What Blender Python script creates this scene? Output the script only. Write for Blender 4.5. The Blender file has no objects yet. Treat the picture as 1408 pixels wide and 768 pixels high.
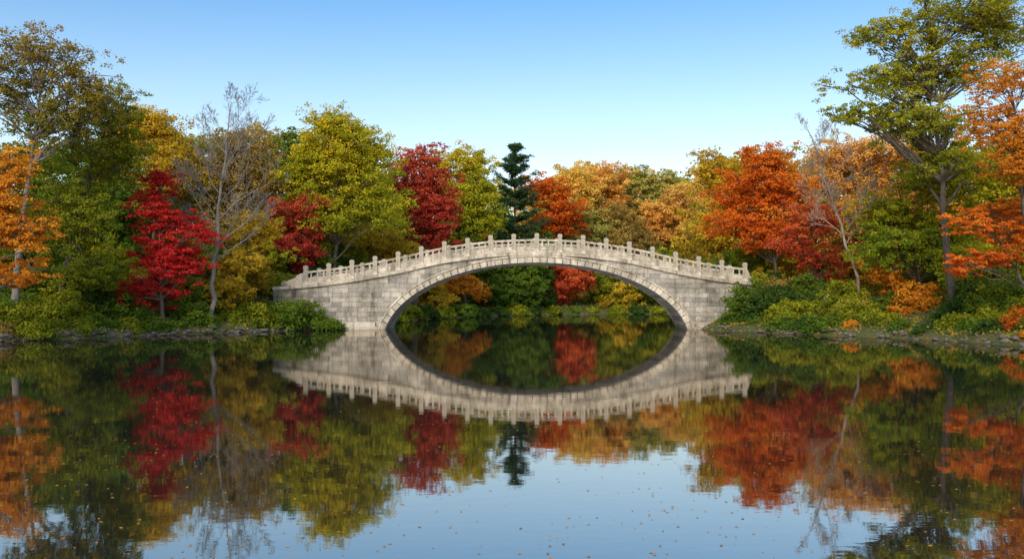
import bpy, bmesh, math, random
import numpy as np
from mathutils import Vector
S = bpy.context.scene
C = S.collection
RNG = np.random.default_rng(7)
random.seed(7)
F = 1219.0; CH = 2.3; HY = 415.0
def WX(px, d): return (px-704.0)/F*d
def WZ(py, d): return CH+(HY-py)/F*d

# ------------------------------------------------------------ helpers
def tag(o, label=None, cat=None, group=None, kind=None):
    if label: o['label'] = label
    if cat: o['category'] = cat
    if group: o['group'] = group
    if kind: o['kind'] = kind
    return o
def empty(name, loc):
    o = bpy.data.objects.new(name, None); C.objects.link(o); o.location = loc
    o.empty_display_size = 0.3
    return o
def link(name, me, mat, parent=None):
    o = bpy.data.objects.new(name, me); C.objects.link(o)
    if mat and not me.materials: me.materials.append(mat)
    if parent: o.parent = parent
    return o
def quadmesh(name, v, tone):
    n = len(v)//4
    me = bpy.data.meshes.new(name)
    me.vertices.add(4*n); me.vertices.foreach_set('co', v.astype(np.float32).ravel())
    me.loops.add(4*n); me.loops.foreach_set('vertex_index', np.arange(4*n, dtype=np.int32))
    me.polygons.add(n); me.polygons.foreach_set('loop_start', np.arange(0, 4*n, 4, dtype=np.int32))
    me.update(calc_edges=True)
    a = me.attributes.new('tone', 'FLOAT', 'POINT')
    a.data.foreach_set('value', np.repeat(tone, 4).astype(np.float32))
    return me
class TB:
    def __init__(s): s.v = []; s.f = []
    def tube(s, pts, rad, k=6):
        pts = np.asarray(pts, float); n = len(pts)
        t = np.gradient(pts, axis=0); t /= np.linalg.norm(t, axis=1)[:, None]+1e-9
        ref = np.array([0, 1., 0]) if abs(t[0][2]) > .7 else np.array([0, 0, 1.])
        a = np.cross(t, ref); a /= np.linalg.norm(a, axis=1)[:, None]+1e-9
        b = np.cross(t, a)
        an = np.arange(k)*2*math.pi/k
        ring = pts[:, None, :]+np.asarray(rad)[:, None, None]*(a[:, None, :]*np.cos(an)[None, :, None]+b[:, None, :]*np.sin(an)[None, :, None])
        o = len(s.v); s.v.extend(ring.reshape(-1, 3).tolist())
        for i in range(n-1):
            for j in range(k):
                j2 = (j+1) % k
                s.f.append((o+i*k+j, o+i*k+j2, o+(i+1)*k+j2, o+(i+1)*k+j))
    def box(s, x0, x1, y0, y1, z0, z1, f=None):
        o = len(s.v)
        for (x, y, z) in [(x0,y0,z0),(x1,y0,z0),(x1,y1,z0),(x0,y1,z0),(x0,y0,z1),(x1,y0,z1),(x1,y1,z1),(x0,y1,z1)]:
            s.v.append((x, y, z+(f(x) if f else 0)))
        s.f += [(o,o+3,o+2,o+1),(o+4,o+5,o+6,o+7),(o,o+1,o+5,o+4),(o+1,o+2,o+6,o+5),(o+2,o+3,o+7,o+6),(o+3,o,o+4,o+7)]
    def mesh(s, name, smooth=False):
        me = bpy.data.meshes.new(name); me.from_pydata(s.v, [], s.f); me.update()
        if smooth: me.polygons.foreach_set('use_smooth', [True]*len(me.polygons))
        return me
def bez(a, c, b, n):
    t = np.linspace(0, 1, n)[:, None]
    return (1-t)**2*a+2*t*(1-t)*c+t*t*b

# ------------------------------------------------------------ materials
def newmat(name):
    m = bpy.data.materials.new(name); m.use_nodes = True
    nt = m.node_tree; nt.nodes.clear()
    out = nt.nodes.new('ShaderNodeOutputMaterial')
    return m, nt, out
def N(nt, t, **k):
    n = nt.nodes.new('ShaderNode'+t)
    for a, b in k.items():
        if a.startswith('i_'): n.inputs[a[2:]].default_value = b
        else: setattr(n, a, b)
    return n
def ramp(nt, stops):
    r = N(nt, 'ValToRGB'); e = r.color_ramp.elements
    while len(e) < len(stops): e.new(0.5)
    for i, (p, c) in enumerate(stops):
        e[i].position = p; e[i].color = (c[0], c[1], c[2], 1)
    return r
PAL = {
 'crimson': [(.20,.012,.012),(.54,.028,.028),(.74,.07,.048)],
 'darkred': [(.18,.024,.016),(.45,.05,.034),(.60,.13,.05)],
 'scarlet': [(.26,.04,.018),(.60,.095,.035),(.68,.24,.06)],
 'redorange': [(.32,.05,.010),(.70,.155,.020),(.80,.32,.034)],
 'orange': [(.34,.10,.012),(.70,.27,.026),(.80,.45,.05)],
 'gold': [(.24,.17,.016),(.56,.37,.028),(.74,.51,.05)],
 'yellowgreen': [(.12,.19,.018),(.36,.36,.020),(.72,.53,.03)],
 'olive': [(.085,.125,.013),(.25,.27,.020),(.48,.41,.030)],
 'green': [(.045,.10,.014),(.12,.19,.022),(.25,.29,.032)],
 'darkgreen': [(.030,.066,.014),(.066,.12,.023),(.13,.18,.03)],
 'russet': [(.11,.14,.022),(.26,.21,.032),(.42,.21,.04)],
 'tan': [(.18,.135,.04),(.38,.26,.06),(.52,.35,.09)],
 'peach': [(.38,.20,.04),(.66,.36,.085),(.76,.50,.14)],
 'hazygold': [(.46,.30,.06),(.78,.51,.09),(.86,.64,.15)],  # hazy palettes: leaf colours lightened to paint in distance haze
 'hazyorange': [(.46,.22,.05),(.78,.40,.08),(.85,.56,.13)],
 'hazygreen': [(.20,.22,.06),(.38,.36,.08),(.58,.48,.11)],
 'pine': [(.024,.058,.024),(.052,.112,.045),(.105,.175,.06)],
}
LEAF = {}
for k, st in PAL.items():
    m, nt, out = newmat('leaves_'+k)
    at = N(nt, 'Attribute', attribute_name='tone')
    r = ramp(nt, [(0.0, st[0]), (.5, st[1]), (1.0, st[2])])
    nt.links.new(at.outputs['Fac'], r.inputs[0])
    df = N(nt, 'BsdfDiffuse'); tr = N(nt, 'BsdfTranslucent'); mx = N(nt, 'MixShader'); mx.inputs[0].default_value = .42
    nt.links.new(r.outputs[0], df.inputs[0]); nt.links.new(r.outputs[0], tr.inputs[0])
    nt.links.new(df.outputs[0], mx.inputs[1]); nt.links.new(tr.outputs[0], mx.inputs[2]); nt.links.new(mx.outputs[0], out.inputs[0])
    LEAF[k] = m
def noisy(name, stops, scale, rough=.9, bump=.3, bscale=None, stretch=(1,1,1)):
    m, nt, out = newmat(name)
    tc = N(nt, 'TexCoord'); mp = N(nt, 'Mapping'); mp.inputs['Scale'].default_value = stretch
    nt.links.new(tc.outputs['Object'], mp.inputs[0])
    n1 = N(nt, 'TexNoise', i_Scale=scale, i_Detail=8.0, i_Roughness=.65)
    nt.links.new(mp.outputs[0], n1.inputs['Vector'])
    r = ramp(nt, stops); nt.links.new(n1.outputs['Fac'], r.inputs[0])
    p = N(nt, 'BsdfPrincipled', i_Roughness=rough); p.inputs['Specular IOR Level'].default_value = .2
    nt.links.new(r.outputs[0], p.inputs['Base Color'])
    n2 = N(nt, 'TexNoise', i_Scale=bscale or scale*3, i_Detail=6.0); nt.links.new(mp.outputs[0], n2.inputs['Vector'])
    b = N(nt, 'Bump', i_Strength=bump, i_Distance=.1); nt.links.new(n2.outputs['Fac'], b.inputs['Height'])
    nt.links.new(b.outputs[0], p.inputs['Normal']); nt.links.new(p.outputs[0], out.inputs[0])
    return m
BARK = noisy('bark_brown', [(.3,(.035,.028,.021)),(.7,(.13,.105,.08))], 3, stretch=(3,3,.6))
BARKP = noisy('bark_pale_grey', [(.3,(.15,.125,.105)),(.7,(.34,.30,.255))], 3, stretch=(3,3,.8))
BARKG = noisy('bark_grey', [(.3,(.10,.09,.08)),(.7,(.25,.225,.205))], 3, stretch=(3,3,.8))
ROCK = noisy('shore_rock', [(.3,(.035,.032,.028)),(.55,(.11,.10,.087)),(.75,(.23,.21,.18))], 2.2, bump=.7)
ROCKL = noisy('pale_shore_rock', [(.3,(.06,.052,.042)),(.55,(.15,.132,.105)),(.75,(.28,.245,.20))], 2.2, bump=.7)
GROUND = noisy('woodland_floor', [(.30,(.030,.040,.013)),(.42,(.06,.08,.022)),(.52,(.09,.085,.03)),(.62,(.15,.095,.032)),(.74,(.21,.11,.03))], 1.3, bump=.8, bscale=5)
PATH = noisy('gravel_path', [(.3,(.28,.23,.18)),(.7,(.46,.40,.32))], 3, bump=.3, bscale=20)

def stone_mat(name, brick, c0=(.44,.39,.32), c1=(.58,.52,.43)):
    m, nt, out = newmat(name); L = nt.links.new
    tc = N(nt, 'TexCoord')
    p = N(nt, 'BsdfPrincipled', i_Roughness=.85); p.inputs['Specular IOR Level'].default_value = .25
    n1 = N(nt, 'TexNoise', i_Scale=.5, i_Detail=9.0, i_Roughness=.72); L(tc.outputs['Object'], n1.inputs['Vector'])
    mp = N(nt, 'Mapping'); mp.inputs['Scale'].default_value = (2.2, 2.2, .28); L(tc.outputs['Object'], mp.inputs[0])
    n2 = N(nt, 'TexNoise', i_Scale=1.0, i_Detail=7.0, i_Roughness=.6); L(mp.outputs[0], n2.inputs['Vector'])
    n3 = N(nt, 'TexNoise', i_Scale=7.0, i_Detail=9.0, i_Roughness=.75); L(tc.outputs['Object'], n3.inputs['Vector'])
    st = ramp(nt, [(.34,(.44,.425,.395)),(.47,(.76,.745,.715)),(.58,(1.,1.,1.)),(.76,(1.12,1.03,.90))]); L(n1.outputs['Fac'], st.inputs[0])
    sk = ramp(nt, [(.32,(.42,.405,.38)),(.47,(.88,.88,.88)),(.7,(1.05,1.05,1.05))]); L(n2.outputs['Fac'], sk.inputs[0])
    fn = ramp(nt, [(.3,(.58,.58,.58)),(.6,(1.08,1.08,1.08))]); L(n3.outputs['Fac'], fn.inputs[0])
    bm = N(nt, 'Bump', i_Strength=.5, i_Distance=.04)
    if brick:
        sx = N(nt, 'SeparateXYZ'); cx = N(nt, 'CombineXYZ'); L(tc.outputs['Object'], sx.inputs[0])
        wob = N(nt, 'TexNoise', i_Scale=.9, i_Detail=4.0); L(tc.outputs['Object'], wob.inputs['Vector'])
        ma = N(nt, 'Math', operation='MULTIPLY_ADD'); L(wob.outputs['Fac'], ma.inputs[0]); ma.inputs[1].default_value = .22; L(sx.outputs['Z'], ma.inputs[2])
        mb = N(nt, 'Math', operation='MULTIPLY_ADD'); L(wob.outputs['Fac'], mb.inputs[0]); mb.inputs[1].default_value = .25; L(sx.outputs['X'], mb.inputs[2])
        L(mb.outputs[0], cx.inputs[0]); L(ma.outputs[0], cx.inputs[1])
        br = N(nt, 'TexBrick', offset=.37, squash=1.6, squash_frequency=3)
        br.inputs['Color1'].default_value = (.53,.49,.42,1); br.inputs['Color2'].default_value = (.24,.23,.21,1)
        br.inputs['Mortar'].default_value = (.16,.148,.13,1)
        br.inputs['Scale'].default_value = 1; br.inputs['Mortar Size'].default_value = .017; br.inputs['Mortar Smooth'].default_value = .6
        br.inputs['Bias'].default_value = -.1; br.inputs['Brick Width'].default_value = .84; br.inputs['Row Height'].default_value = .40
        L(cx.outputs[0], br.inputs['Vector']); base = br.outputs['Color']
        sub = N(nt, 'Math', operation='MULTIPLY_ADD'); L(br.outputs['Fac'], sub.inputs[0]); sub.inputs[1].default_value = -.7; L(n3.outputs['Fac'], sub.inputs[2])
        L(sub.outputs[0], bm.inputs['Height'])
    else:
        at = N(nt, 'Attribute', attribute_name='tone')
        rr = ramp(nt, [(0,c0),(1,c1)]); L(at.outputs['Fac'], rr.inputs[0]); base = rr.outputs[0]
        L(n3.outputs['Fac'], bm.inputs['Height'])
    cur = base
    for q in (st, sk, fn):
        mx = N(nt, 'MixRGB', blend_type='MULTIPLY'); mx.inputs[0].default_value = 1
        L(cur, mx.inputs[1]); L(q.outputs[0], mx.inputs[2]); cur = mx.outputs[0]
    L(cur, p.inputs['Base Color']); L(bm.outputs[0], p.inputs['Normal']); L(p.outputs[0], out.inputs[0])
    return m
STONEW = stone_mat('coursed_granite', True)
STONE = stone_mat('dressed_granite', False)
STONEP = stone_mat('pale_carved_granite', False, (.47,.42,.34), (.66,.60,.50))

# ------------------------------------------------------------ terrain
SHORE = np.array([(-95,-70),(-62,-12),(-45,22),(-35,40),(-29.6,51),(-25.5,59),(-21.6,65),(-17.5,71.5),(-14.3,75),(-13.6,81),(-13.2,95),(-12.2,112),(-9,127),(-3,143),
                  (6,156),(18,166),(30,168),(37,160),(33,140),(26,116),(20,98),(16.2,81),(16.0,73),(17.2,69.5),(20.5,62.5),(24.6,56),(27,46),(33,34),(46,16),(62,-12),(95,-70)], float)
def sdist(x, y):
    x = np.asarray(x, float); y = np.asarray(y, float)
    d = np.full(x.shape, 1e9); ins = np.zeros(x.shape, bool)
    n = len(SHORE)
    for i in range(n):
        a = SHORE[i]; b = SHORE[(i+1) % n]; e = b-a
        t = np.clip(((x-a[0])*e[0]+(y-a[1])*e[1])/(e@e), 0, 1)
        d = np.minimum(d, np.hypot(x-a[0]-t*e[0], y-a[1]-t*e[1]))
        c = (a[1] > y) != (b[1] > y)
        with np.errstate(divide='ignore', invalid='ignore'):
            xi = a[0]+(y-a[1])*e[0]/(e[1] if e[1] else 1e-9)
        ins ^= c & (x < xi)
    d = d+.35*np.sin(x*1.3+y*.7)*np.sin(y*1.1-x*.4)*np.clip(1-d/4, 0, 1)*0.7
    return np.where(ins, -d, d)
def sst(a, b, x):
    t = np.clip((x-a)/(b-a), 0, 1); return t*t*(3-2*t)
def zg(x, y):
    x = np.asarray(x, float); y = np.asarray(y, float)
    s = sdist(x, y); so = np.maximum(s, 0)
    z = .28*sst(0, .6, so)+2.5*(1-np.exp(-so/7))+5*sst(25, 80, so)+10*sst(176, 240, y)*sst(3, 30, so)
    z = z+sst(1, 5, so)*(.18*np.sin(x*.55+1.1)*np.cos(y*.47)+.1*np.sin(x*1.7+y*.9))
    for (mx, zt) in ((-24.5, 3.5), (25.5, 3.75)):
        w = np.exp(-((x-mx)/5.0)**4-((y-78)/5.5)**2)*sst(.3, 3, so)
        z = z*(1-w)+zt*w
    return np.where(s > 0, z, np.maximum(-1.5, s*.45))
def axis(a, b, step, far):
    core = np.arange(a, b+step/2, step)
    ext = []; v = step
    while sum(ext) < far: v *= 1.35; ext.append(v)
    c = np.cumsum(ext)
    return np.concatenate([(a-c)[::-1], core, b+c])
gx = axis(-75, 75, .9, 1500); gy = axis(-75, 260, .9, 1500)
X, Y = np.meshgrid(gx, gy)
Z = zg(X, Y)
nx, ny = len(gx), len(gy)
idx = np.arange(nx*ny).reshape(ny, nx)
faces = np.stack([idx[:-1,:-1], idx[:-1,1:], idx[1:,1:], idx[1:,:-1]], -1).reshape(-1, 4)
me = bpy.data.meshes.new('ground')
me.from_pydata(np.stack([X, Y, Z], -1).reshape(-1, 3), [], faces); me.update()
me.polygons.foreach_set('use_smooth', [True]*len(me.polygons))
g = link('ground', me, GROUND); tag(g, kind='structure', label='leaf strewn woodland floor of both banks', cat='ground')

# water
m, nt, out = newmat('still_water'); L = nt.links.new
tc = N(nt, 'TexCoord'); mp = N(nt, 'Mapping'); mp.inputs['Scale'].default_value = (1, 1.6, 1); L(tc.outputs['Object'], mp.inputs[0])
n1 = N(nt, 'TexNoise', i_Scale=2.6, i_Detail=4.0); L(mp.outputs[0], n1.inputs['Vector'])
n2 = N(nt, 'TexNoise', i_Scale=.35, i_Detail=2.0); L(mp.outputs[0], n2.inputs['Vector'])
ad = N(nt, 'Math', operation='MULTIPLY_ADD'); L(n2.outputs['Fac'], ad.inputs[0]); ad.inputs[1].default_value = 2.0; L(n1.outputs['Fac'], ad.inputs[2])
bp = N(nt, 'Bump', i_Strength=.06, i_Distance=.012); L(ad.outputs[0], bp.inputs['Height'])
fr = N(nt, 'Fresnel', i_IOR=1.33); L(bp.outputs[0], fr.inputs['Normal'])
mr = N(nt, 'MapRange'); mr.inputs['To Min'].default_value = .54; mr.inputs['To Max'].default_value = .90; L(fr.outputs[0], mr.inputs['Value'])
gl = N(nt, 'BsdfGlossy', i_Roughness=.014); gl.inputs[0].default_value = (.85,.81,.76,1); L(bp.outputs[0], gl.inputs['Normal'])
df = N(nt, 'BsdfDiffuse'); df.inputs[0].default_value = (.018,.020,.015,1)
mx = N(nt, 'MixShader'); L(mr.outputs[0], mx.inputs[0]); L(df.outputs[0], mx.inputs[1]); L(gl.outputs[0], mx.inputs[2]); L(mx.outputs[0], out.inputs[0])
me = bpy.data.meshes.new('water'); me.from_pydata([(-110,-75,0),(110,-75,0),(110,180,0),(-110,180,0)], [], [(0,1,2,3)])
w = link('water', me, m); tag(w, kind='structure', label='still dark pond mirroring the bridge and trees', cat='water')

# paths
def ribbon(name, pts, wd, label):
    pts = np.array(pts, float)
    t = np.linspace(0, len(pts)-1, 60); P = np.stack([np.interp(t, range(len(pts)), pts[:, i]) for i in (0, 1)], -1)
    for _ in range(4): P[1:-1] = (P[:-2]+2*P[1:-1]+P[2:])/4
    T = np.gradient(P, axis=0); T /= np.linalg.norm(T, axis=1)[:, None]; Nn = np.stack([-T[:, 1], T[:, 0]], -1)
    v = []; f = []; k = 5
    for i in range(60):
        for j in range(k):
            q = P[i]+Nn[i]*wd*(j/(k-1)-.5); v.append((q[0], q[1], float(zg(q[0], q[1]))+.07))
    for i in range(59):
        for j in range(k-1):
            a = i*k+j; f.append((a, a+1, a+k+1, a+k))
    me = bpy.data.meshes.new(name); me.from_pydata(v, [], f)
    tag(link(name, me, PATH), label=label, cat='path', kind='structure')
RPATH = [(20.6,77.8),(24,75.5),(26,70.5),(30,66.5),(38,62),(52,54),(70,40)]
ribbon('path', RPATH, 2.0, 'pale footpath leading off the right end of the bridge')
ribbon('path', [(-20.4,77.8),(-26,77.5),(-33,73),(-40,66),(-52,56),(-75,40)], 1.8, 'pale footpath leading off the left end of the bridge')

# ------------------------------------------------------------ bridge (elliptical arch)
XC = 2.05; YF, YB = 75.0, 80.4; EA, EB, ZC = 13.0, 6.84, -1.2; RT = .60; XL, XR = -20.2, 20.3
du = np.array([-24,-20,-18,-15,-12,-8,-4,0,4,8,12,15,18,22.]); dd = np.array([3.1,2.82,2.62,2.2,1.65,.72,.17,0,.17,.72,1.65,2.2,2.55,2.8])
uu = np.linspace(-24, 22, 461); zz = np.interp(uu, du, dd)
kern = np.hanning(31); kern /= kern.sum(); zz = np.convolve(np.pad(zz, 15, mode='edge'), kern, 'valid')
def zd(x): return 6.55-float(np.interp(x-XC, uu, zz))
def ext(x, r):
    q = 1-((x-XC)/(EA+r))**2
    return ZC+(EB+r)*math.sqrt(q) if q > 0 else -99
def with_tone(me, seed=0, per=8):
    rr = np.random.default_rng(seed); n = len(me.vertices)
    t = np.repeat(rr.random(n//per+1), per)[:n]
    a = me.attributes.new('tone', 'FLOAT', 'POINT'); a.data.foreach_set('value', t.astype(np.float32))
    return me
ta = np.linspace(0, math.pi, 4001); ex = -EA*np.cos(ta); ez = EB*np.sin(ta)
al = np.concatenate([[0], np.cumsum(np.hypot(np.diff(ex), np.diff(ez)))])
def apt(s, off):
    a = np.interp(s*al[-1], al, ta); c, sn = -math.cos(a), math.sin(a)
    nn = np.array([c/EA, sn/EB]); nn /= np.linalg.norm(nn)
    return XC+EA*c+nn[0]*off, ZC+EB*sn+nn[1]*off
bridge = empty('stone_bridge', (XC, 77.7, 0))
tag(bridge, 'pale granite arched footbridge with carved balustrade spanning the pond', 'bridge')
def bpart(name, me, mat, parent=None):
    o = link(name, me, mat, parent or bridge)
    if parent is None: o.location = (-XC, -77.7, 0)
    return o
xs = np.linspace(XL, XR, 203)
def band(name, s0, n, r0, r1, y0, y1, gap, mat, seed, jit=.015):
    t = TB()
    for i in range(n):
        a0 = s0+(1-2*s0)*i/n+gap; a1 = s0+(1-2*s0)*(i+1)/n-gap
        jy = random.uniform(-jit, jit); o = len(t.v)
        for yy in (y0+jy, y1):
            for (aa, rr) in ((a0,r0),(a1,r0),(a1,r1),(a0,r1)):
                x, z = apt(aa, rr); t.v.append((x, yy, z))
        t.f += [(o,o+1,o+2,o+3),(o+7,o+6,o+5,o+4),(o+1,o,o+4,o+5),(o+2,o+1,o+5,o+6),(o+3,o+2,o+6,o+7),(o,o+3,o+7,o+4)]
    bpart(name, with_tone(t.mesh(name), seed), mat)
for side, (ya, yb) in (('f', (YF, YF+.6)), ('b', (YB-.6, YB))):
    t = TB()
    for i in range(len(xs)-1):
        a, b = xs[i], xs[i+1]
        za, zb = max(ext(a, .3), -1.6), max(ext(b, .3), -1.6)
        ta_, tb_ = zd(a)-.28, zd(b)-.28
        if za >= ta_: za = ta_-.01
        if zb >= tb_: zb = tb_-.01
        o = len(t.v)
        t.v += [(a,ya,za),(b,ya,zb),(b,ya,tb_),(a,ya,ta_),(a,yb,za),(b,yb,zb),(b,yb,tb_),(a,yb,ta_)]
        t.f += [(o,o+1,o+2,o+3),(o+5,o+4,o+7,o+6)]
        if i == 0: t.f.append((o+4,o,o+3,o+7))
        if i == len(xs)-2: t.f.append((o+1,o+5,o+6,o+2))
    bpart('spandrel_wall', t.mesh('spandrel_wall'), STONEW)
    f = side == 'f'
    band('arch_ring', .015, 49, 0, RT-.14, YF-.10 if f else YB-.5, YF+.55 if f else YB+.10, .0008, STONEP, 3)
    band('arch_moulding', .015, 25, RT-.12, RT, YF-.20 if f else YB-.5, YF+.5 if f else YB+.20, .0002, STONEP, 4, .004)
t = TB(); na = 64
for i in range(na+1):
    x, z = apt(.01+.98*i/na, .02); t.v += [(x, YF+.49, z), (x, YB-.48, z)]
t.f = [(2*i, 2*i+1, 2*i+3, 2*i+2) for i in range(na)]
bpart('arch_barrel', t.mesh('arch_barrel', True), STONEW)
def strip(name, y0, y1, z0, z1, mat):
    t = TB()
    for a in xs:
        z = zd(a); t.v += [(a,y0,z+z0),(a,y1,z+z0),(a,y1,z+z1),(a,y0,z+z1)]
    n = len(xs)
    for i in range(n-1):
        o = 4*i
        for j in range(4): t.f.append((o+j, o+(j+1)%4, o+4+(j+1)%4, o+4+j))
    t.f += [(0,1,2,3), (4*n-4,4*n-3,4*n-2,4*n-1)]
    return bpart(name, with_tone(t.mesh(name), 5, 20), mat)
strip('string_course', YF-.25, YF+.5, -.277, 0, STONEP)
strip('string_course', YB-.5, YB+.25, -.277, 0, STONEP)
strip('deck', YF+.505, YB-.505, -.25, -.03, STONE)
for (a, b) in ((-14.6, -11.3), (15.3, 18.6)):
    t = TB(); t.box(a, b, YF-.32, YB+.32, -1.2, .22); t.box(a+.25, b-.25, YF-.26, YB+.26, .22, .62); bpart('footing', with_tone(t.mesh('footing'), 8), STONE)
def lathe_square(t, prof):
    o = len(t.v)
    for (h, z) in prof: t.v += [(-h,-h,z),(h,-h,z),(h,h,z),(-h,h,z)]
    for i in range(len(prof)-1):
        for j in range(4): t.f.append((o+4*i+j, o+4*i+(j+1)%4, o+4*i+4+(j+1)%4, o+4*i+4+j))
    n = o+4*(len(prof)-1); t.f.append((n,n+1,n+2,n+3))
t = TB(); lathe_square(t, [(.22,-.1),(.22,.10),(.18,.14),(.18,1.20),(.165,1.22),(.145,1.25)])
t.box(-.11,.11,-.193,-.175,.3,1.05); t.box(-.11,.11,.175,.193,.3,1.05)
POST = with_tone(t.mesh('post'), 11, 4)
t = TB(); lathe_square(t, [(.145,1.25),(.19,1.28),(.19,1.50),(.16,1.56),(.07,1.60),(.0,1.605)])
CAP = with_tone(t.mesh('post_cap'), 12, 400)
px = [XL+2.75+i*1.955 for i in range(20)]
for yy in (YF+.08, YB-.08):
    for i, x in enumerate(px):
        p = link('post', POST, STONEP, bridge); p.location = (x-XC, yy-77.7, zd(x))
        c = link('post_cap', CAP, STONEP, p)
    for i in range(19):
        a, b = px[i]+.183, px[i+1]-.183
        t = TB(); za, zb = zd(px[i]), zd(px[i+1]); f = lambda x: za+(zb-za)*(x-px[i])/(px[i+1]-px[i])
        t.box(a, b, -.12, .12, -.02, .14, f)
        t.box(a, b, -.07, .07, .14, .46, f)
        for s in (0, 1):
            m0 = a+(b-a)*(s*.5+.04); m1 = a+(b-a)*(s*.5+.46)
            t.box(m0, m1, -.09, -.07, .20, .40, f); t.box(m0, m1, .07, .09, .20, .40, f)
        t.box(a, b, -.095, .095, .46, .54, f)
        t.box(a, b, -.13, .13, .94, 1.10, f)
        for s in range(3):
            c = a+(b-a)*(s+.5)/3
            t.box(c-.08, c+.08, -.06, .06, .54, .62, f); t.box(c-.055, c+.055, -.05, .05, .62, .86, f); t.box(c-.10, c+.10, -.065, .065, .86, .94, f)
        o = link('balustrade_panel', with_tone(t.mesh('balustrade_panel'), i, 8), STONEP, bridge); o.location = (-XC, yy-77.7, 0)
    for (x, sg) in ((px[0], -1), (px[-1], 1)):
        t = TB(); z = zd(x+sg*.8); L_ = 1.9 if sg < 0 else .55
        pts = [(0,0),(1,0),(1.0,.22),(.93,.36),(.82,.40),(.72,.36),(.66,.46),(.5,.56),(.36,.66),(.28,.86),(.14,1.02),(0,1.06)]
        n = len(pts)
        for yv in (-.12, .12): t.v += [(x+sg*(.183+q*L_), yv, z-.02+h) for (q, h) in pts]
        t.f.append(tuple(range(n))); t.f.append(tuple(range(2*n-1, n-1, -1)))
        for j in range(n): t.f.append((j, (j+1)%n, n+(j+1)%n, n+j))
        o = link('scroll_stone', with_tone(t.mesh('scroll_stone'), 2, 24), STONEP, bridge); o.location = (-XC, yy-77.7, 0)

# ------------------------------------------------------------ trees
def leaf_quads(cen, rc, nper, flat, ccen, size, rng, needle=False):
    n = len(cen); M = n*nper
    ci = np.repeat(np.arange(n), nper)
    d = rng.normal(size=(M, 3)); d /= np.linalg.norm(d, axis=1)[:, None]
    r = rng.random(M)**.5*(1+.25*np.abs(rng.normal(size=M)))
    off = d*r[:, None]; hr = off[:, 0]**2+off[:, 1]**2
    off[:, 2] = off[:, 2]*flat-.18*hr
    P = cen[ci]+off*rc[ci][:, None]
    nr = rng.normal(size=(M, 3))*.6+np.array([0, 0, .45])
    oc = P-ccen; oc /= np.linalg.norm(oc, axis=1)[:, None]+1e-6
    nr += oc*.5+d*.35
    nr /= np.linalg.norm(nr, axis=1)[:, None]
    tt = np.cross(nr, rng.normal(size=(M, 3))); tt /= np.linalg.norm(tt, axis=1)[:, None]+1e-6
    bb = np.cross(nr, tt)
    s = size*rng.uniform(.6, 1.35, M)
    wd = .22 if needle else .66
    tt *= (s*.5)[:, None]; bb *= (s*.5*wd)[:, None]
    V = np.stack([P+tt, P+bb-tt*.1, P-tt, P-bb-tt*.1], 1).reshape(-1, 3)
    return V, ci, P
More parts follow.
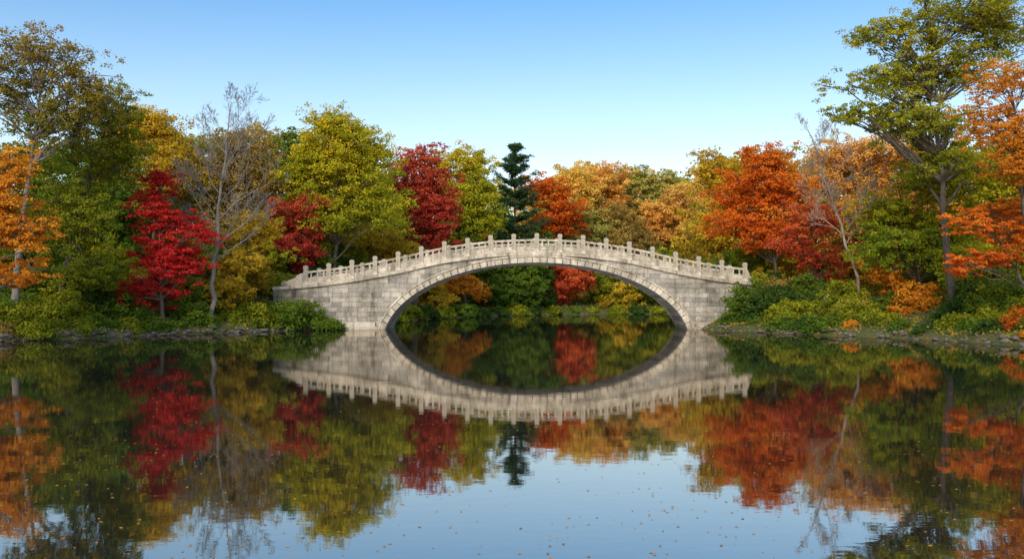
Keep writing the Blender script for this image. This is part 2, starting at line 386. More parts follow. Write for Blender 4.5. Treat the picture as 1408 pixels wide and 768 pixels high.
def tree(label, name, base, d, ells, pal, cat='tree', group=None, dens=1., flat=.55, hg=.5, tb=.5, bark=None, ls=3.1, trunk=1., spread=.30, clump=.17, limbk=1.0, top=None):
    rng = np.random.default_rng(int(abs(base))*3+int(d*7)+len(ells)*1001)
    bx, by = WX(base, d), d
    bz = float(zg(bx, by))-.15
    B = np.array([bx, by, bz])
    cen = []; rcs = []; boughs = []; bidx = []
    sc = d/F; nper = 40
    E = []
    for (cx, cy, rx, ry) in ells:
        e = np.array([WX(cx, d), by+rng.uniform(-.25, .25)*rx*sc, WZ(cy, d)]); r3 = np.array([rx, rx*.8, ry])*sc
        E.append((e, r3))
    allc = np.mean([e for e, _ in E], axis=0)
    for (e, r3), (cx, cy, rx, ry) in zip(E, ells):
        area = math.pi*rx*ry; nl = dens*area*1.75
        nb = int(np.clip(8+area/600., 10, 25)); nc = max(8, int(nl/nper/nb))
        Rm = math.sqrt(rx*ry)*sc
        for k in range(nb):
            for _ in range(20):
                q = rng.normal(size=3); q /= np.linalg.norm(q)
                if q[2] > -.75: break
            bc = e+q*r3*rng.uniform(.35, .88)
            boughs.append(bc); w = np.clip(rng.normal(size=(nc, 3)), -1.75, 1.75)*Rm*spread*np.array([1.15, 1.0, .58])
            cen.append(bc+w); rcs.append(np.clip(clump*Rm*rng.uniform(.6, 1.3, nc), 5*sc, 20*sc)); bidx += [len(boughs)-1]*nc
    cen = np.concatenate(cen); rcs = np.concatenate(rcs); bidx = np.array(bidx); boughs = np.array(boughs)
    gz = zg(cen[:, 0], cen[:, 1]); cen[:, 2] = np.maximum(cen[:, 2], np.maximum(gz, 0)+.4+rcs*.4)
    V, ci, P = leaf_quads(cen, rcs, nper, flat, allc, ls*sc, rng)
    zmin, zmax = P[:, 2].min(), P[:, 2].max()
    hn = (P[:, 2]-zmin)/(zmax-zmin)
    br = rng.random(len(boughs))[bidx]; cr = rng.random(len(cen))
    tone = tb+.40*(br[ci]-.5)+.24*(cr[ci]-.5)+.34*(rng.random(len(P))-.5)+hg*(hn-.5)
    root = empty(name, B); tag(root, label, cat, group)
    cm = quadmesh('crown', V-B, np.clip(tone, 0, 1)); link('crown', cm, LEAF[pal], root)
    H = zmax-bz
    tp = np.array([WX(top[0], d), by, WZ(top[1], d)]) if top else np.array([E[0][0][0], E[0][0][1], bz+H*.88])
    mid = B*.5+tp*.5+np.array([rng.normal()*.02*H-.10*(tp[0]-bx), rng.normal()*.02*H, 0])
    TP = bez(B, mid, tp, 12); TP[1:-1, :2] += rng.normal(size=(10, 2))*.006*H
    r0 = .0115*H*trunk+.04
    tr = np.linspace(1, .12, 12)**1.1*r0; tr[0] *= 1.35
    tbm = TB(); tbm.tube(TP-B, tr, 8)
    link('trunk', tbm.mesh('trunk', True), bark or BARK, root)
    lb = TB()
    for bi, bc in enumerate(boughs):
        hd = np.hypot(*(TP[:, :2]-bc[:2]).T)
        want = bc[2]-.55*hd.min()-.05*H
        j = int(np.argmin(np.abs(TP[:, 2]-max(want, bz+.18*H)))); j = min(max(j, 2), 10)
        a = TP[j]; ctrl = a*.45+bc*.55+np.array([0, 0, .10*np.linalg.norm(bc-a)*rng.uniform(-.4, 1.4)])
        q = bez(a, ctrl, bc, 7); rr = np.linspace(min(tr[j]*.5, .13*trunk+.02), .022, 7)*limbk
        q[1:-1] += rng.normal(size=(5, 3))*.02*np.linalg.norm(bc-a)
        lb.tube(q-B, rr, 5)
    for ci_ in range(0, len(cen), 3):
        a = boughs[bidx[ci_]]; c = cen[ci_]
        lb.tube(bez(a, (a+c)/2+rng.normal(size=3)*.12, c, 4)-B, np.array([.03, .024, .018, .01])*limbk, 3)
    link('limbs', lb.mesh('limbs', True), bark or BARK, root)
    return root

def bare(label, name, base, d, top, width, bark, n1=14, seed=1, lowf=.28, tk=1.):
    rng = np.random.default_rng(seed)
    bx, by = WX(base, d), d; bz = float(zg(bx, by))-.15; B = np.array([bx, by, bz])
    tp = np.array([WX(top[0], d), by, WZ(top[1], d)]); H = tp[2]-bz; W = width*d/F
    mid = (B+tp)/2+np.array([.35*(bx-tp[0])*.5, 0, 0])*min(tk, 1.)**2; TP = bez(B, mid, tp, 18); TP[1:-1, :2] += rng.normal(size=(16, 2))*.006*H*tk
    tr = np.linspace(1, .07, 18)*.0115*H*tk+.012; tr[0] *= 1.4
    root = empty(name, B); tag(root, label, 'tree')
    t = TB(); t.tube(TP-B, tr, 8); link('trunk', t.mesh('trunk', True), bark, root)
    lm = TB(); tw = TB()
    def grow(p, dr, ln, rad, lev):
        n = 6; pts = [p]; q = p.copy(); v = dr/np.linalg.norm(dr)
        for i in range(n-1):
            v = v+rng.normal(size=3)*.16+np.array([0, 0, .07]); v /= np.linalg.norm(v); q = q+v*ln/(n-1); pts.append(q.copy())
        rr = np.linspace(rad, max(rad*.25, .008), n)
        (lm if lev <= 1 else tw).tube(np.array(pts)-B, rr, 5 if lev <= 1 else 3)
        if lev >= 4: return
        for k in range((0, 7, 6, 4)[lev]):
            u = rng.uniform(.25, 1.0); i = min(int(u*(n-1)), n-2); pp = np.array(pts[i])+(np.array(pts[i+1])-pts[i])*(u*(n-1)-i)
            dv = (np.array(pts[i+1])-pts[i]); dv /= np.linalg.norm(dv)
            nd = dv+rng.normal(size=3)*.55+np.array([0, 0, .15])
            grow(pp, nd, ln*rng.uniform(.34, .55)*(1.15-u*.45), max(rr[i]*.5, .010), lev+1)
    for k in range(n1):
        u = lowf+(.97-lowf)*(k+rng.random())/n1; i = int(u*17); p = TP[i]
        az = k*2.4+rng.random(); el = .55+.5*u
        dr = np.array([math.cos(az), math.sin(az)*.9, el])
        ln = W*(.62-.40*abs(u-.5))*rng.uniform(.85, 1.2)*(1.25-.55*u)
        grow(p, dr, ln, max(tr[i]*.5, .02), 1)
    link('limbs', lm.mesh('limbs', True), bark, root); link('twigs', tw.mesh('twigs'), bark, root)

# --- left bank
tree('tall russet and olive tree with thinning leaves at the far left', 'oak_tree', 18, 56, [(68,88,70,46),(122,140,50,44),(12,125,50,50),(78,180,56,46)], 'russet', dens=.32, flat=.7, hg=.5, tb=.42, top=(70,52), spread=.36, ls=3.3, clump=.14, limbk=1.35, bark=BARKG)
tree('bright orange tree cut by the left edge of the picture', 'maple_tree', -45, 50, [(5,235,42,42),(28,325,46,40),(-10,290,50,60),(10,375,50,25)], 'orange', flat=.42, spread=.28, dens=.78)
tree('tall olive tree with drooping boughs right of the russet tree', 'oak_tree', 78, 60, [(152,150,40,44),(138,220,54,54),(105,300,62,55),(125,370,52,42)], 'olive', hg=.3, tb=.42, flat=.5, dens=.8)
tree('green tree low beneath the russet tree', 'oak_tree', 40, 63, [(50,330,50,50),(60,390,55,35),(60,255,36,45)], 'green', hg=.3, tb=.55)
tree('golden yellow tree rising behind the crimson maple', 'maple_tree', 215, 84, [(215,185,50,42),(185,195,35,48),(240,235,45,55)], 'gold', hg=.5, tb=.48)
tree('vivid crimson maple standing at the water on the left bank', 'maple_tree', 224, 63, [(222,255,38,30),(206,295,46,30),(258,315,44,26),(215,345,52,30),(240,370,50,30),(205,395,44,30)], 'crimson', flat=.32, hg=.25, tb=.55, spread=.31, dens=.72, clump=.19)
bare('tall bare grey tree between the crimson maple and the bridge', 'bare_tree', 290, 66, (318,140), 160, BARKG, n1=20, seed=4)
tree('dull tan tree behind the bare grey tree', 'oak_tree', 335, 88, [(320,205,58,38),(350,255,52,55),(290,270,45,65),(330,330,60,50)], 'tan', hg=.3, tb=.42, dens=.75)
tree('small golden tree under the bare grey tree', 'maple_tree', 350, 74, [(350,325,38,42),(335,380,38,32)], 'gold', tb=.4)
tree('dark red tree behind the left end of the bridge', 'maple_tree', 402, 86, [(405,305,46,42),(395,350,50,32)], 'darkred', tb=.45)
tree('large yellow and green maple rising behind the left bridge ramp', 'maple_tree', 462, 88, [(455,190,56,44),(492,215,52,48),(430,240,46,48),(490,275,66,52),(445,305,60,50),(465,245,60,50)], 'yellowgreen', hg=.45, tb=.58, flat=.48, spread=.27, dens=.85)
tree('low gold tree at the foot of the yellow and green maple', 'maple_tree', 510, 100, [(510,325,42,28),(540,345,35,25)], 'gold', tb=.45)
tree('deep crimson rounded maple right of the yellow and green maple', 'maple_tree', 570, 122, [(572,232,42,40),(568,280,44,46),(600,285,34,52),(580,330,42,30)], 'darkred', hg=.5, tb=.6, flat=.5)
tree('golden topped green tree left of the dark pine', 'oak_tree', 640, 146, [(632,222,44,32),(648,250,36,38),(630,275,42,42),(645,310,46,35)], 'yellowgreen', hg=.7, tb=.55)
tree('orange red tree right of the dark pine', 'maple_tree', 762, 172, [(756,266,34,30),(774,288,30,30),(760,312,38,26)], 'redorange', hg=.4, tb=.42)

def pine(label, base, d, topy, boty, hw):
    rng = np.random.default_rng(5); bx = WX(base, d); bz = float(zg(bx, d))-.1; B = np.array([bx, d, bz])
    zt, z0 = WZ(topy, d), WZ(boty, d); W = hw*d/F; q_ = d/108.
    root = empty('pine_tree', B); tag(root, label, 'pine tree')
    t = TB(); pts = np.stack([np.full(8, 0.), np.zeros(8), np.linspace(0, zt-bz, 8)], -1); t.tube(pts, np.linspace(.38, .03, 8), 8)
    link('trunk', t.mesh('trunk', True), BARK, root)
    lb = TB(); cen = []
    nw = 10
    for i in range(nw):
        for k in range(9):
            u = (i+.5+rng.normal()*.16)/nw; u = min(max(u, 0.), .985); z = z0+(zt-z0)*u-.3
            rr = W*((1-u)**.7)*rng.uniform(.8, 1.1)+.3
            az = k*.698+i*.9+rng.normal()*.25; ln = rr*rng.uniform(.6, 1.15)
            a = np.array([bx, d, z]); e = a+np.array([math.cos(az)*ln, math.sin(az)*ln, ln*(.16+.45*u)]); c = (a+e)/2+np.array([0, 0, -.14*ln])
            q = bez(a, c, e, 6); lb.tube(q-B, np.linspace(.07, .02, 6), 4)
            for s in np.linspace(.12, 1.04, 9): cen.append(a*(1-s)**2+2*s*(1-s)*c+s*s*e+rng.normal(size=3)*.16)
    cen = np.array(cen); V, ci, P = leaf_quads(cen, rng.uniform(.30, .52, len(cen))*q_, 34, .38, np.array([bx, d, z0]), .42*q_, rng, True)
    link('limbs', lb.mesh('limbs', True), BARK, root)
    link('crown', quadmesh('crown', V-B, np.clip(.5+.5*(rng.random(len(cen))[ci]-.5)+.4*(rng.random(len(P))-.5), 0, 1)), LEAF['pine'], root)
pine('dark green pine with a pointed top behind the bridge crown', 708, 160, 196, 352, 54)

# --- far shore skyline and waterside
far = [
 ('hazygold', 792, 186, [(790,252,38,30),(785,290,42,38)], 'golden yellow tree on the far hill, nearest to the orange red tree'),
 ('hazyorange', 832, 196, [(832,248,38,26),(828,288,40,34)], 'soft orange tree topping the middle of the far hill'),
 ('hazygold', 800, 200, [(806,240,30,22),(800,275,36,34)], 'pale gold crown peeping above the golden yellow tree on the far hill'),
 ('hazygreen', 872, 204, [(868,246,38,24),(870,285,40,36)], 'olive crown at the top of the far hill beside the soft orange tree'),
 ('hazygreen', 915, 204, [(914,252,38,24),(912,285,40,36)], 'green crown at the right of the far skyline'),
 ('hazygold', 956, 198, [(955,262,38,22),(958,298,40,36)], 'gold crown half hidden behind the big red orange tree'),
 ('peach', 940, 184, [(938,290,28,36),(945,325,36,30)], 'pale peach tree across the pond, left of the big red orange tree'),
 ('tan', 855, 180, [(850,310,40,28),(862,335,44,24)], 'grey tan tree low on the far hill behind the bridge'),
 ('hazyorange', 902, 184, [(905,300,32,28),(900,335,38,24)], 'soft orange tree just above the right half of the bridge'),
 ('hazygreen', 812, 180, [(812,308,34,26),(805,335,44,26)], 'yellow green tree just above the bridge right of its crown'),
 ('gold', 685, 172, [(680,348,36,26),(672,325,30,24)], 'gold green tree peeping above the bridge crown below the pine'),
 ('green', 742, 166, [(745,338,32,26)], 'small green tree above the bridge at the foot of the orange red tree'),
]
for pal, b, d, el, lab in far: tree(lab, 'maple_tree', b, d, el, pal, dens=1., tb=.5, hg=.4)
nm = {'green':'green','gold':'golden','olive':'olive','darkgreen':'dark green','peach':'peach','orange':'orange','tan':'tan','yellowgreen':'yellow green','hazygold':'soft gold','hazygreen':'soft olive','hazyorange':'soft orange'}
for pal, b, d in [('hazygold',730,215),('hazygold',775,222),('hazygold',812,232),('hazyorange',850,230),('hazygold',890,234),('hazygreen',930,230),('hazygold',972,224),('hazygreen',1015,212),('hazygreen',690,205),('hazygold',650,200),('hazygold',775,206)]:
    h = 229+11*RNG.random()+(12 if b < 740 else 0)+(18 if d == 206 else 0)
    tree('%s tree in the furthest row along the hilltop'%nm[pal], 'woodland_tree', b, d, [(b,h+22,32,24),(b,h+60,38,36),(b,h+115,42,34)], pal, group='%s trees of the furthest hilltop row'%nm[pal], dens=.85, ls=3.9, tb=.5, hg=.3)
arch = [
 ('orange', 618, 140, [(622,396,40,30),(612,366,32,22)], 'orange tree by the water under the left of the arch'),
 ('gold', 588, 128, [(586,406,38,26),(575,376,32,26)], 'low golden tree under the arch nearest its left foot'),
 ('green', 668, 150, [(668,400,40,34),(652,366,36,30)], 'green tree at the water under the left half of the arch'),
 ('green', 712, 153.5, [(712,400,38,34),(716,368,36,30)], 'green tree at the water under the arch crown'),
 ('scarlet', 778, 167, [(775,396,38,36),(782,366,36,28)], 'broad scarlet tree at the water seen under the arch'),
 ('olive', 826, 175, [(828,400,38,32),(828,368,38,30)], 'olive tree at the far water right of the broad scarlet tree'),
 ('green', 882, 175, [(880,402,40,30),(885,370,38,30)], 'green tree at the far water under the right of the arch'),
 ('darkgreen', 742, 163, [(738,402,26,30),(738,372,26,24)], 'dark green tree left of the broad scarlet tree under the arch'),
 ('olive', 925, 173, [(925,397,36,32),(920,366,36,28)], 'olive tree just left of the right foot of the arch'),
 ('gold', 850, 171.5, [(852,410,28,20)], 'small gold tree low at the far water under the arch'),
]
for pal, b, d, el, lab in arch: tree(lab, 'maple_tree', b, d, el, pal, dens=1.2, tb=.45, hg=.4)

# --- right bank
tree('big red orange maple behind the right end of the bridge', 'maple_tree', 1068, 84, [(1050,220,48,34),(1022,265,56,36),(1075,265,42,44),(1018,315,56,36),(1060,320,48,38)], 'redorange', hg=.4, tb=.6, flat=.45, spread=.27, dens=.9)
tree('small scarlet tree beside the pale bare tree', 'maple_tree', 1115, 74, [(1115,300,38,32),(1092,335,36,28),(1125,360,38,30)], 'scarlet', flat=.42, dens=.7)
bare('pale bare tree leaning left on the right bank', 'bare_tree', 1190, 66, (1108,172), 120, BARKP, n1=15, seed=9, lowf=.35, tk=.8)
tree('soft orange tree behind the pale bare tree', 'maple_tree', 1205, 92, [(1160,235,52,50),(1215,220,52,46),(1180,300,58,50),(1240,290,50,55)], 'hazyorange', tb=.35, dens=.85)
tree('tall olive green tree towering over the right bank', 'oak_tree', 1308, 58, [(1230,55,70,32),(1310,18,84,38),(1205,112,72,30),(1295,100,80,40),(1185,158,62,22),(1275,170,80,40),(1370,55,60,50),(1300,225,66,34)], 'olive', flat=.42, hg=.3, tb=.66, dens=.70, top=(1275,35), spread=.30, clump=.16, limbk=1.3)
tree('orange tree cut by the right edge of the picture', 'maple_tree', 1450, 47, [(1390,105,50,38),(1378,170,58,36),(1420,200,60,50),(1400,235,54,28)], 'orange', flat=.36, tb=.5, dens=.65, spread=.32)
tree('dense green and yellow tree under the tall olive tree', 'oak_tree', 1270, 64, [(1235,300,52,42),(1285,255,52,40),(1215,345,42,38),(1285,330,48,50)], 'yellowgreen', flat=.5, tb=.35, hg=.4)
tree('orange red low tree at the right edge above the shrubs', 'maple_tree', 1435, 50, [(1350,310,54,24),(1385,285,44,22),(1345,360,50,20),(1410,330,40,40)], 'redorange', flat=.34, tb=.64, dens=.7, spread=.31)
tree('yellow olive tree filling the right edge below the orange tree', 'oak_tree', 1400, 60, [(1360,235,54,44),(1400,270,50,50),(1330,370,50,40),(1395,375,50,42)], 'yellowgreen', tb=.5, hg=.4, flat=.5)
tree('small orange tree above the path on the right bank', 'maple_tree', 1228, 65, [(1220,375,34,24),(1245,395,28,18)], 'orange', tb=.5, flat=.45)

# --- woodland behind
fill = [('green',-230,80,0),('gold',-150,70,0),('olive',-90,78,0),('green',-20,88,0),('olive',60,95,0),('green',120,84,0),('green',180,98,0),('olive',262,102,0),('green',300,112,0),('gold',360,108,0),('green',415,104,0),
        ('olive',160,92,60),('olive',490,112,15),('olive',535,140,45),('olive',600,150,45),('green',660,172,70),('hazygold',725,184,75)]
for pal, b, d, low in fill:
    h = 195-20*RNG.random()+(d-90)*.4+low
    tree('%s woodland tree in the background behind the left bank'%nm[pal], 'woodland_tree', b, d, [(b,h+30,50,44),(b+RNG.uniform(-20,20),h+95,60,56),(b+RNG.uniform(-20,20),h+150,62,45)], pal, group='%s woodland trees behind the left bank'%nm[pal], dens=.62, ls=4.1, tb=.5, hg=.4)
fill = [('gold',1002,108),('olive',1040,118),('orange',1085,112),('gold',1130,105),('gold',1190,112),('olive',1255,100),('gold',1320,92),('yellowgreen',1385,85),('orange',1450,78),('green',1530,72),('olive',1630,66)]
for pal, b, d in fill:
    h = 200+15*RNG.random()+(d-90)*.5
    tree('%s woodland tree in the background behind the right bank'%nm[pal], 'woodland_tree', b, d, [(b,h+30,50,44),(b+RNG.uniform(-20,20),h+95,60,56),(b+RNG.uniform(-20,20),h+160,64,48)], pal, group='%s woodland trees behind the right bank'%nm[pal], dens=.68, ls=4.1, tb=.5, hg=.4)
for word, L0 in (('left', [(-70,62,'green'),(-10,66,'olive'),(95,68,'green'),(150,72,'yellowgreen'),(205,74,'green'),(262,72,'olive'),(305,76,'green'),(370,82,'olive'),(320,70,'gold'),(430,88,'green')]),
                 ('right', [(1010,95,'green'),(1045,90,'olive'),(1090,86,'gold'),(1150,84,'olive'),(1195,82,'orange'),(1250,74,'olive'),(1300,68,'green'),(1345,64,'orange'),(1400,64,'olive'),(1470,60,'olive'),(1125,90,'gold'),(1220,86,'olive'),(1275,72,'orange')])):
    for b, d, pal in L0:
        y0 = 395+RNG.uniform(-8, 6)
        tree('low %s tree in the understory of the %s bank'%(nm[pal], word), 'understory_tree', b, d, [(b,y0-35,34,30),(b+RNG.uniform(-15,15),y0,42,28)], pal, group='low %s understory trees on the %s bank'%(nm[pal], word), dens=.85, ls=3.6, tb=.55, hg=.3)

# ------------------------------------------------------------ shrubs
def shrub(label, x, y, wd, h, pal, group=None, dens=1.):
    rng = np.random.default_rng(int(abs(x*131+y*17))+3)
    z = float(zg(x, y)); B = np.array([x, y, z-.05]); d = y
    n = int(np.clip(30*wd*h, 16, 180)*dens)
    q = rng.normal(size=(n, 3)); q /= np.linalg.norm(q, axis=1)[:, None]; q[:, 2] = np.abs(q[:, 2])
    cen = q*np.array([wd/2, wd/2, h])*rng.uniform(.3, 1.2, (n, 1)); cen[:, 2] = np.maximum(cen[:, 2]-.15, .12)
    wl = zg(x+cen[:, 0], y+cen[:, 1])-B[2]
    cen[:, 2] += np.maximum(wl, -B[2]+.15)*.9*np.clip(1-cen[:, 2]/h, 0, 1)
    V, ci, P = leaf_quads(cen, rng.uniform(.2, .42, n)*min(1.3, .6+.25*wd), 54, .65, np.array([0, 0, 0.]), 3.4*d/F, rng)
    root = empty('shrub', B); tag(root, label, 'shrub', group)
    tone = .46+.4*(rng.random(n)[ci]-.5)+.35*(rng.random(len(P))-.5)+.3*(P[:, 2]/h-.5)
    V[:, 2] = np.maximum(V[:, 2], -B[2]+.03)
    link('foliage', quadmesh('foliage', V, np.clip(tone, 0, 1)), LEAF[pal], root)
    t = TB()
    for k in range(0, n, 4):
        t.tube(bez(np.array([0, 0, 0.]), cen[k]*np.array([.4, .4, .7]), cen[k], 5), np.linspace(.035, .008, 5), 4)
    link('stems', t.mesh('stems'), BARK, root)
def sp(px, d): return WX(px, d), d
for (px_, d, wd, h, pal, lab) in [
 (405,72.3,5.0,2.0,'green','wide leafy green shrub covering the foot of the left bridge wall'),
 (448,73.2,2.6,1.3,'green','small green shrub at the water beside the left bridge wall'),
 (350,70,3.0,1.4,'olive','olive shrub left of the bridge wall shrubs'),
 (1030,72.5,4.0,2.8,'green','tall green shrub hiding the right end of the bridge wall'),
 (1060,70.5,4.2,2.4,'darkgreen','dark green shrub right of the tall bridge shrub'),
 (1085,67,3.4,1.3,'olive','low olive shrub at the water right of the bridge'),
 (1175,62.5,3.6,1.3,'olive','wide olive shrub at the water on the right bank'),
 (1380,55,4.5,2.6,'green','large green shrub low at the right edge'),
 (1408,49.5,1.8,1.1,'redorange','small red orange shrub at the lower right edge'),
 (1330,56.5,3.4,2.0,'darkgreen','dark green shrub left of the large shrub at the right edge'),
 (270,65.5,2.8,1.4,'green','green shrub right of the crimson maple trunk'),
 (170,62,3.6,1.6,'green','green shrub left of the crimson maple trunk'),
 (15,54.5,3.0,1.2,'olive','olive shrub at the lower left edge')]:
    x, y = sp(px_, d); shrub(lab, x, y, wd, h, pal)
LS = SHORE[3:9]; RS = SHORE[21:27]; FS = SHORE[9:21]
def walk(poly, step):
    out = []
    for i in range(len(poly)-1):
        a, b = poly[i], poly[i+1]; L_ = np.hypot(*(b-a)); n = max(1, int(L_/step))
        nr = np.array([b[1]-a[1], -(b[0]-a[0])])/L_
        for k in range(n): out.append((a+(b-a)*(k+.5)/n, nr))
    return out
def outward(p, nr, off):
    q = p+nr*off
    if float(sdist(q[0], q[1])) < 0: q = p-nr*off
    return q
for side, poly, word in ((0, LS, 'left bank'), (1, RS, 'right bank')):
    for (p, nr) in walk(poly, 1.7):
        for row in (0, 1):
            off = RNG.uniform(.6, 2.2) if row == 0 else RNG.uniform(3, 8)
            q = outward(p, nr, off)
            if abs(q[0]) < 19 and q[1] > 70: continue
            pal = RNG.choice(['green','darkgreen','olive','orange','tan'] if side else ['green','darkgreen','olive','green','tan'], p=[.34,.22,.28,.08,.08])
            hh = RNG.uniform(.4, .9) if row == 0 else RNG.uniform(.9, 2.2)
            pos = 'at the water along' if row == 0 else 'beneath the trees of'
            shrub('%s shrub growing %s the %s'%(nm[pal], pos, word), q[0], q[1], hh*RNG.uniform(1.6, 2.8), hh, str(pal), '%s shrubs %s the %s'%(nm[pal], pos, word))
for (p, nr) in walk(FS, 4.0):
    q = outward(p, nr, RNG.uniform(.4, 1.4))
    if q[1] < 84: continue
    pal = RNG.choice(['green','olive','darkgreen','darkgreen']); hh = RNG.uniform(.6, 1.5)
    shrub('%s shrub on the far shore seen beyond the bridge'%nm[pal], q[0], q[1], hh*RNG.uniform(2, 3.6), hh, str(pal), '%s shrubs on the far shore'%nm[pal])

# ------------------------------------------------------------ rocks
RM = []
for s in range(7):
    bm = bmesh.new(); bmesh.ops.create_icosphere(bm, subdivisions=2, radius=.5)
    rng = np.random.default_rng(s+50)
    pl = [(rng.normal(size=3), rng.uniform(.28, .42)) for _ in range(9)]
    for v in bm.verts:
        c = np.array(v.co)
        for (nn, dd_) in pl:
            u = nn/np.linalg.norm(nn); e = c@u-dd_
            if e > 0: c = c-u*e
        v.co = Vector(c+rng.normal(size=3)*.012)
    me = bpy.data.meshes.new('rock'); bm.to_mesh(me); bm.free(); RM.append(me)
def rock(x, y, s, mat, label, group):
    o = bpy.data.objects.new('rock', RM[int(RNG.integers(7))]); C.objects.link(o)
    if not o.data.materials: o.data.materials.append(ROCK)
    o.material_slots[0].link = 'OBJECT'; o.material_slots[0].material = mat
    o.scale = (s*RNG.uniform(.9, 1.9), s*RNG.uniform(.8, 1.2), s*RNG.uniform(.45, .8)); o.rotation_euler = (RNG.normal()*.12, RNG.normal()*.12, RNG.uniform(0, 6))
    o.location = (x, y, max(float(zg(x, y)), -.05)+.05*s); tag(o, label, 'rock', group)
for (p, nr) in walk(LS, .40):
    q = outward(p, nr, RNG.uniform(-.35, .2)); rock(q[0], q[1], RNG.uniform(.22, .6), ROCK, 'dark grey stone lining the left shore at the waterline', 'stones along the left shore')
for (p, nr) in walk(RS, .40):
    q = outward(p, nr, RNG.uniform(-.4, .12)); rock(q[0], q[1], RNG.uniform(.2, .5), ROCKL, 'brown stone lining the right shore at the waterline', 'stones along the right shore')
for (px_, d, s) in [(352,72,1.1),(366,73,1.0),(378,73.6,.9),(338,71,.8)]:
    x, y = sp(px_, d); rock(x, y, s, ROCKL, 'larger grey boulder on the slope left of the bridge end', 'boulders by the left bridge end')

# ------------------------------------------------------------ ground cover and floating leaves
n = 230000; n2_ = 60000
x = np.concatenate([RNG.uniform(-60, -12, n//2), RNG.uniform(14, 60, n//2), RNG.uniform(-22, 46, n2_)]); y = np.concatenate([RNG.uniform(38, 100, n), RNG.uniform(100, 180, n2_)])
s = sdist(x, y); ok = (s > .10) & (RNG.random(len(x)) < np.exp(-np.maximum(s-3, 0)/9)) & ~((np.abs(x-XC) < 22.6) & (y > 74.4) & (y < 81))
rp = np.array(RPATH); pd = np.full(len(x), 99.)
for i in range(len(rp)-1):
    a, b = rp[i], rp[i+1]; e = b-a; tq = np.clip(((x-a[0])*e[0]+(y-a[1])*e[1])/(e@e), 0, 1); pd = np.minimum(pd, np.hypot(x-a[0]-tq*e[0], y-a[1]-tq*e[1]))
ok &= (pd > 1.0) | (RNG.random(len(x)) < .12)
x, y, s = x[ok], y[ok], s[ok]; z = zg(x, y)
cl = np.sin(x*1.9+2*np.sin(y*.8))*np.sin(y*1.7+1.5*np.sin(x*.6))
P = np.stack([x, y, z+RNG.random(len(x))*(.12+.38*np.clip(cl, 0, 1))*np.clip(s/1.2, .3, 1)*np.where(y > 100, 1.8, 1)], -1)
M = len(P); nr = RNG.normal(size=(M, 3))*.6+np.array([0, -.15, .6]); nr /= np.linalg.norm(nr, axis=1)[:, None]
tt = np.cross(nr, RNG.normal(size=(M, 3))); tt /= np.linalg.norm(tt, axis=1)[:, None]; bb = np.cross(nr, tt)
sz = RNG.uniform(.10, .26, M)*np.where(y > 100, 1.9, 1); tt *= (sz*.5)[:, None]; bb *= (sz*.3)[:, None]
V = np.stack([P+tt, P+bb, P-tt, P-bb], 1).reshape(-1, 3)
m, nt, out = newmat('ground_cover_leaves')
at = N(nt, 'Attribute', attribute_name='tone'); r = ramp(nt, [(0,(.05,.085,.016)),(.35,(.11,.155,.024)),(.6,(.20,.18,.03)),(.8,(.34,.18,.03)),(1,(.48,.19,.025))])
df = N(nt, 'BsdfDiffuse'); nt.links.new(at.outputs['Fac'], r.inputs[0]); nt.links.new(r.outputs[0], df.inputs[0]); nt.links.new(df.outputs[0], out.inputs[0])
tone = np.clip(.42-.22*cl+.5*(RNG.random(M)-.5)+.06*(x > 0)-.15*(y > 100), 0, 1)
tag(link('ground_cover', quadmesh('ground_cover', V, tone), m), 'low plants and fallen leaves covering both banks', 'ground cover', kind='stuff')
n = 3400
y = 7.5+60*RNG.random(n)**1.25; x = RNG.uniform(-.6, .6, n)*y
ok = sdist(x, y) < -.5; x, y = x[ok], y[ok]; n = len(x); a = RNG.uniform(0, 6.28, n); sz = RNG.uniform(.010, .024, n)*(1+y/80)
P = np.stack([x, y, np.full(n, .006)], -1)
tt = np.stack([np.cos(a), np.sin(a), RNG.normal(size=n)*.06], -1)*sz[:, None]; bb = np.stack([-np.sin(a), np.cos(a), RNG.normal(size=n)*.06], -1)*sz[:, None]*.7
V = np.stack([P+tt, P+bb, P-tt, P-bb], 1).reshape(-1, 3); V[:, 2] = np.maximum(V[:, 2], .004)
tag(link('floating_leaves', quadmesh('floating_leaves', V, RNG.random(n)*.6), LEAF['peach']), 'scattered fallen leaves floating on the pond', 'leaves', kind='stuff')

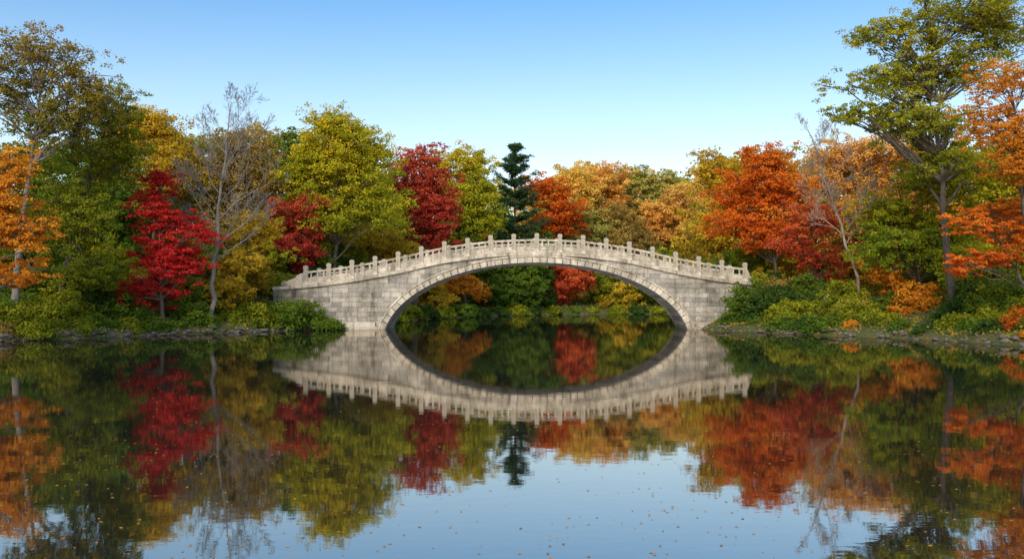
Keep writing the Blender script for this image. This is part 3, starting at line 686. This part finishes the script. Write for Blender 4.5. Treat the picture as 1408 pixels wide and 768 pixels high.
# ------------------------------------------------------------ light, sky, camera
EL, AZ = math.radians(28), math.radians(195)
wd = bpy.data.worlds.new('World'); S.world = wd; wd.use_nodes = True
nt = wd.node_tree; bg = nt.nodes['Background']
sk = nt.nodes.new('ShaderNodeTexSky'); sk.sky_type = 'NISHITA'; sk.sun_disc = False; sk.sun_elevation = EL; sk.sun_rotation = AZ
sk.air_density = 1.0; sk.dust_density = .8; sk.ozone_density = 1.6
tc = N(nt, 'TexCoord'); sx = N(nt, 'SeparateXYZ'); nt.links.new(tc.outputs['Generated'], sx.inputs[0])
r = ramp(nt, [(0.0,(.64,.51,.425)),(.12,(.56,.475,.41)),(.22,(.44,.45,.435)),(.34,(.235,.365,.435)),(.6,(1.06,.97,.83))]); nt.links.new(sx.outputs['Z'], r.inputs[0])  # last stop: bright warm zenith added above the frame as fill light
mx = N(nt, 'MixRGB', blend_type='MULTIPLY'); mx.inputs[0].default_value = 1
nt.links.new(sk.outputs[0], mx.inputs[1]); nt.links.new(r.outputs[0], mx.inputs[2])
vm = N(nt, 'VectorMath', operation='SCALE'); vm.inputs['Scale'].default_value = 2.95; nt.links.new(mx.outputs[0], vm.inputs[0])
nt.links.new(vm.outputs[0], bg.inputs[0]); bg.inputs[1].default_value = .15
sl = bpy.data.lights.new('sun', 'SUN'); sl.energy = 2.55; sl.angle = math.radians(6); sl.color = (1, .86, .68)
so = bpy.data.objects.new('sun', sl); C.objects.link(so)
sd_ = Vector((math.sin(AZ)*math.cos(EL), math.cos(AZ)*math.cos(EL), math.sin(EL)))
so.rotation_euler = sd_.to_track_quat('Z', 'Y').to_euler(); so.location = (0, 0, 60)
cam = bpy.data.cameras.new('camera'); co = bpy.data.objects.new('camera', cam); C.objects.link(co)
cam.sensor_width = 36; cam.lens = 36*F/1408; cam.shift_y = (HY-384)/1408; cam.clip_end = 5000; cam.clip_start = .1
co.location = (0, 0, CH); co.rotation_euler = (math.pi/2, 0, 0)
S.camera = co
S.view_settings.view_transform = 'Standard'; S.view_settings.look = 'None'; S.view_settings.exposure = 0
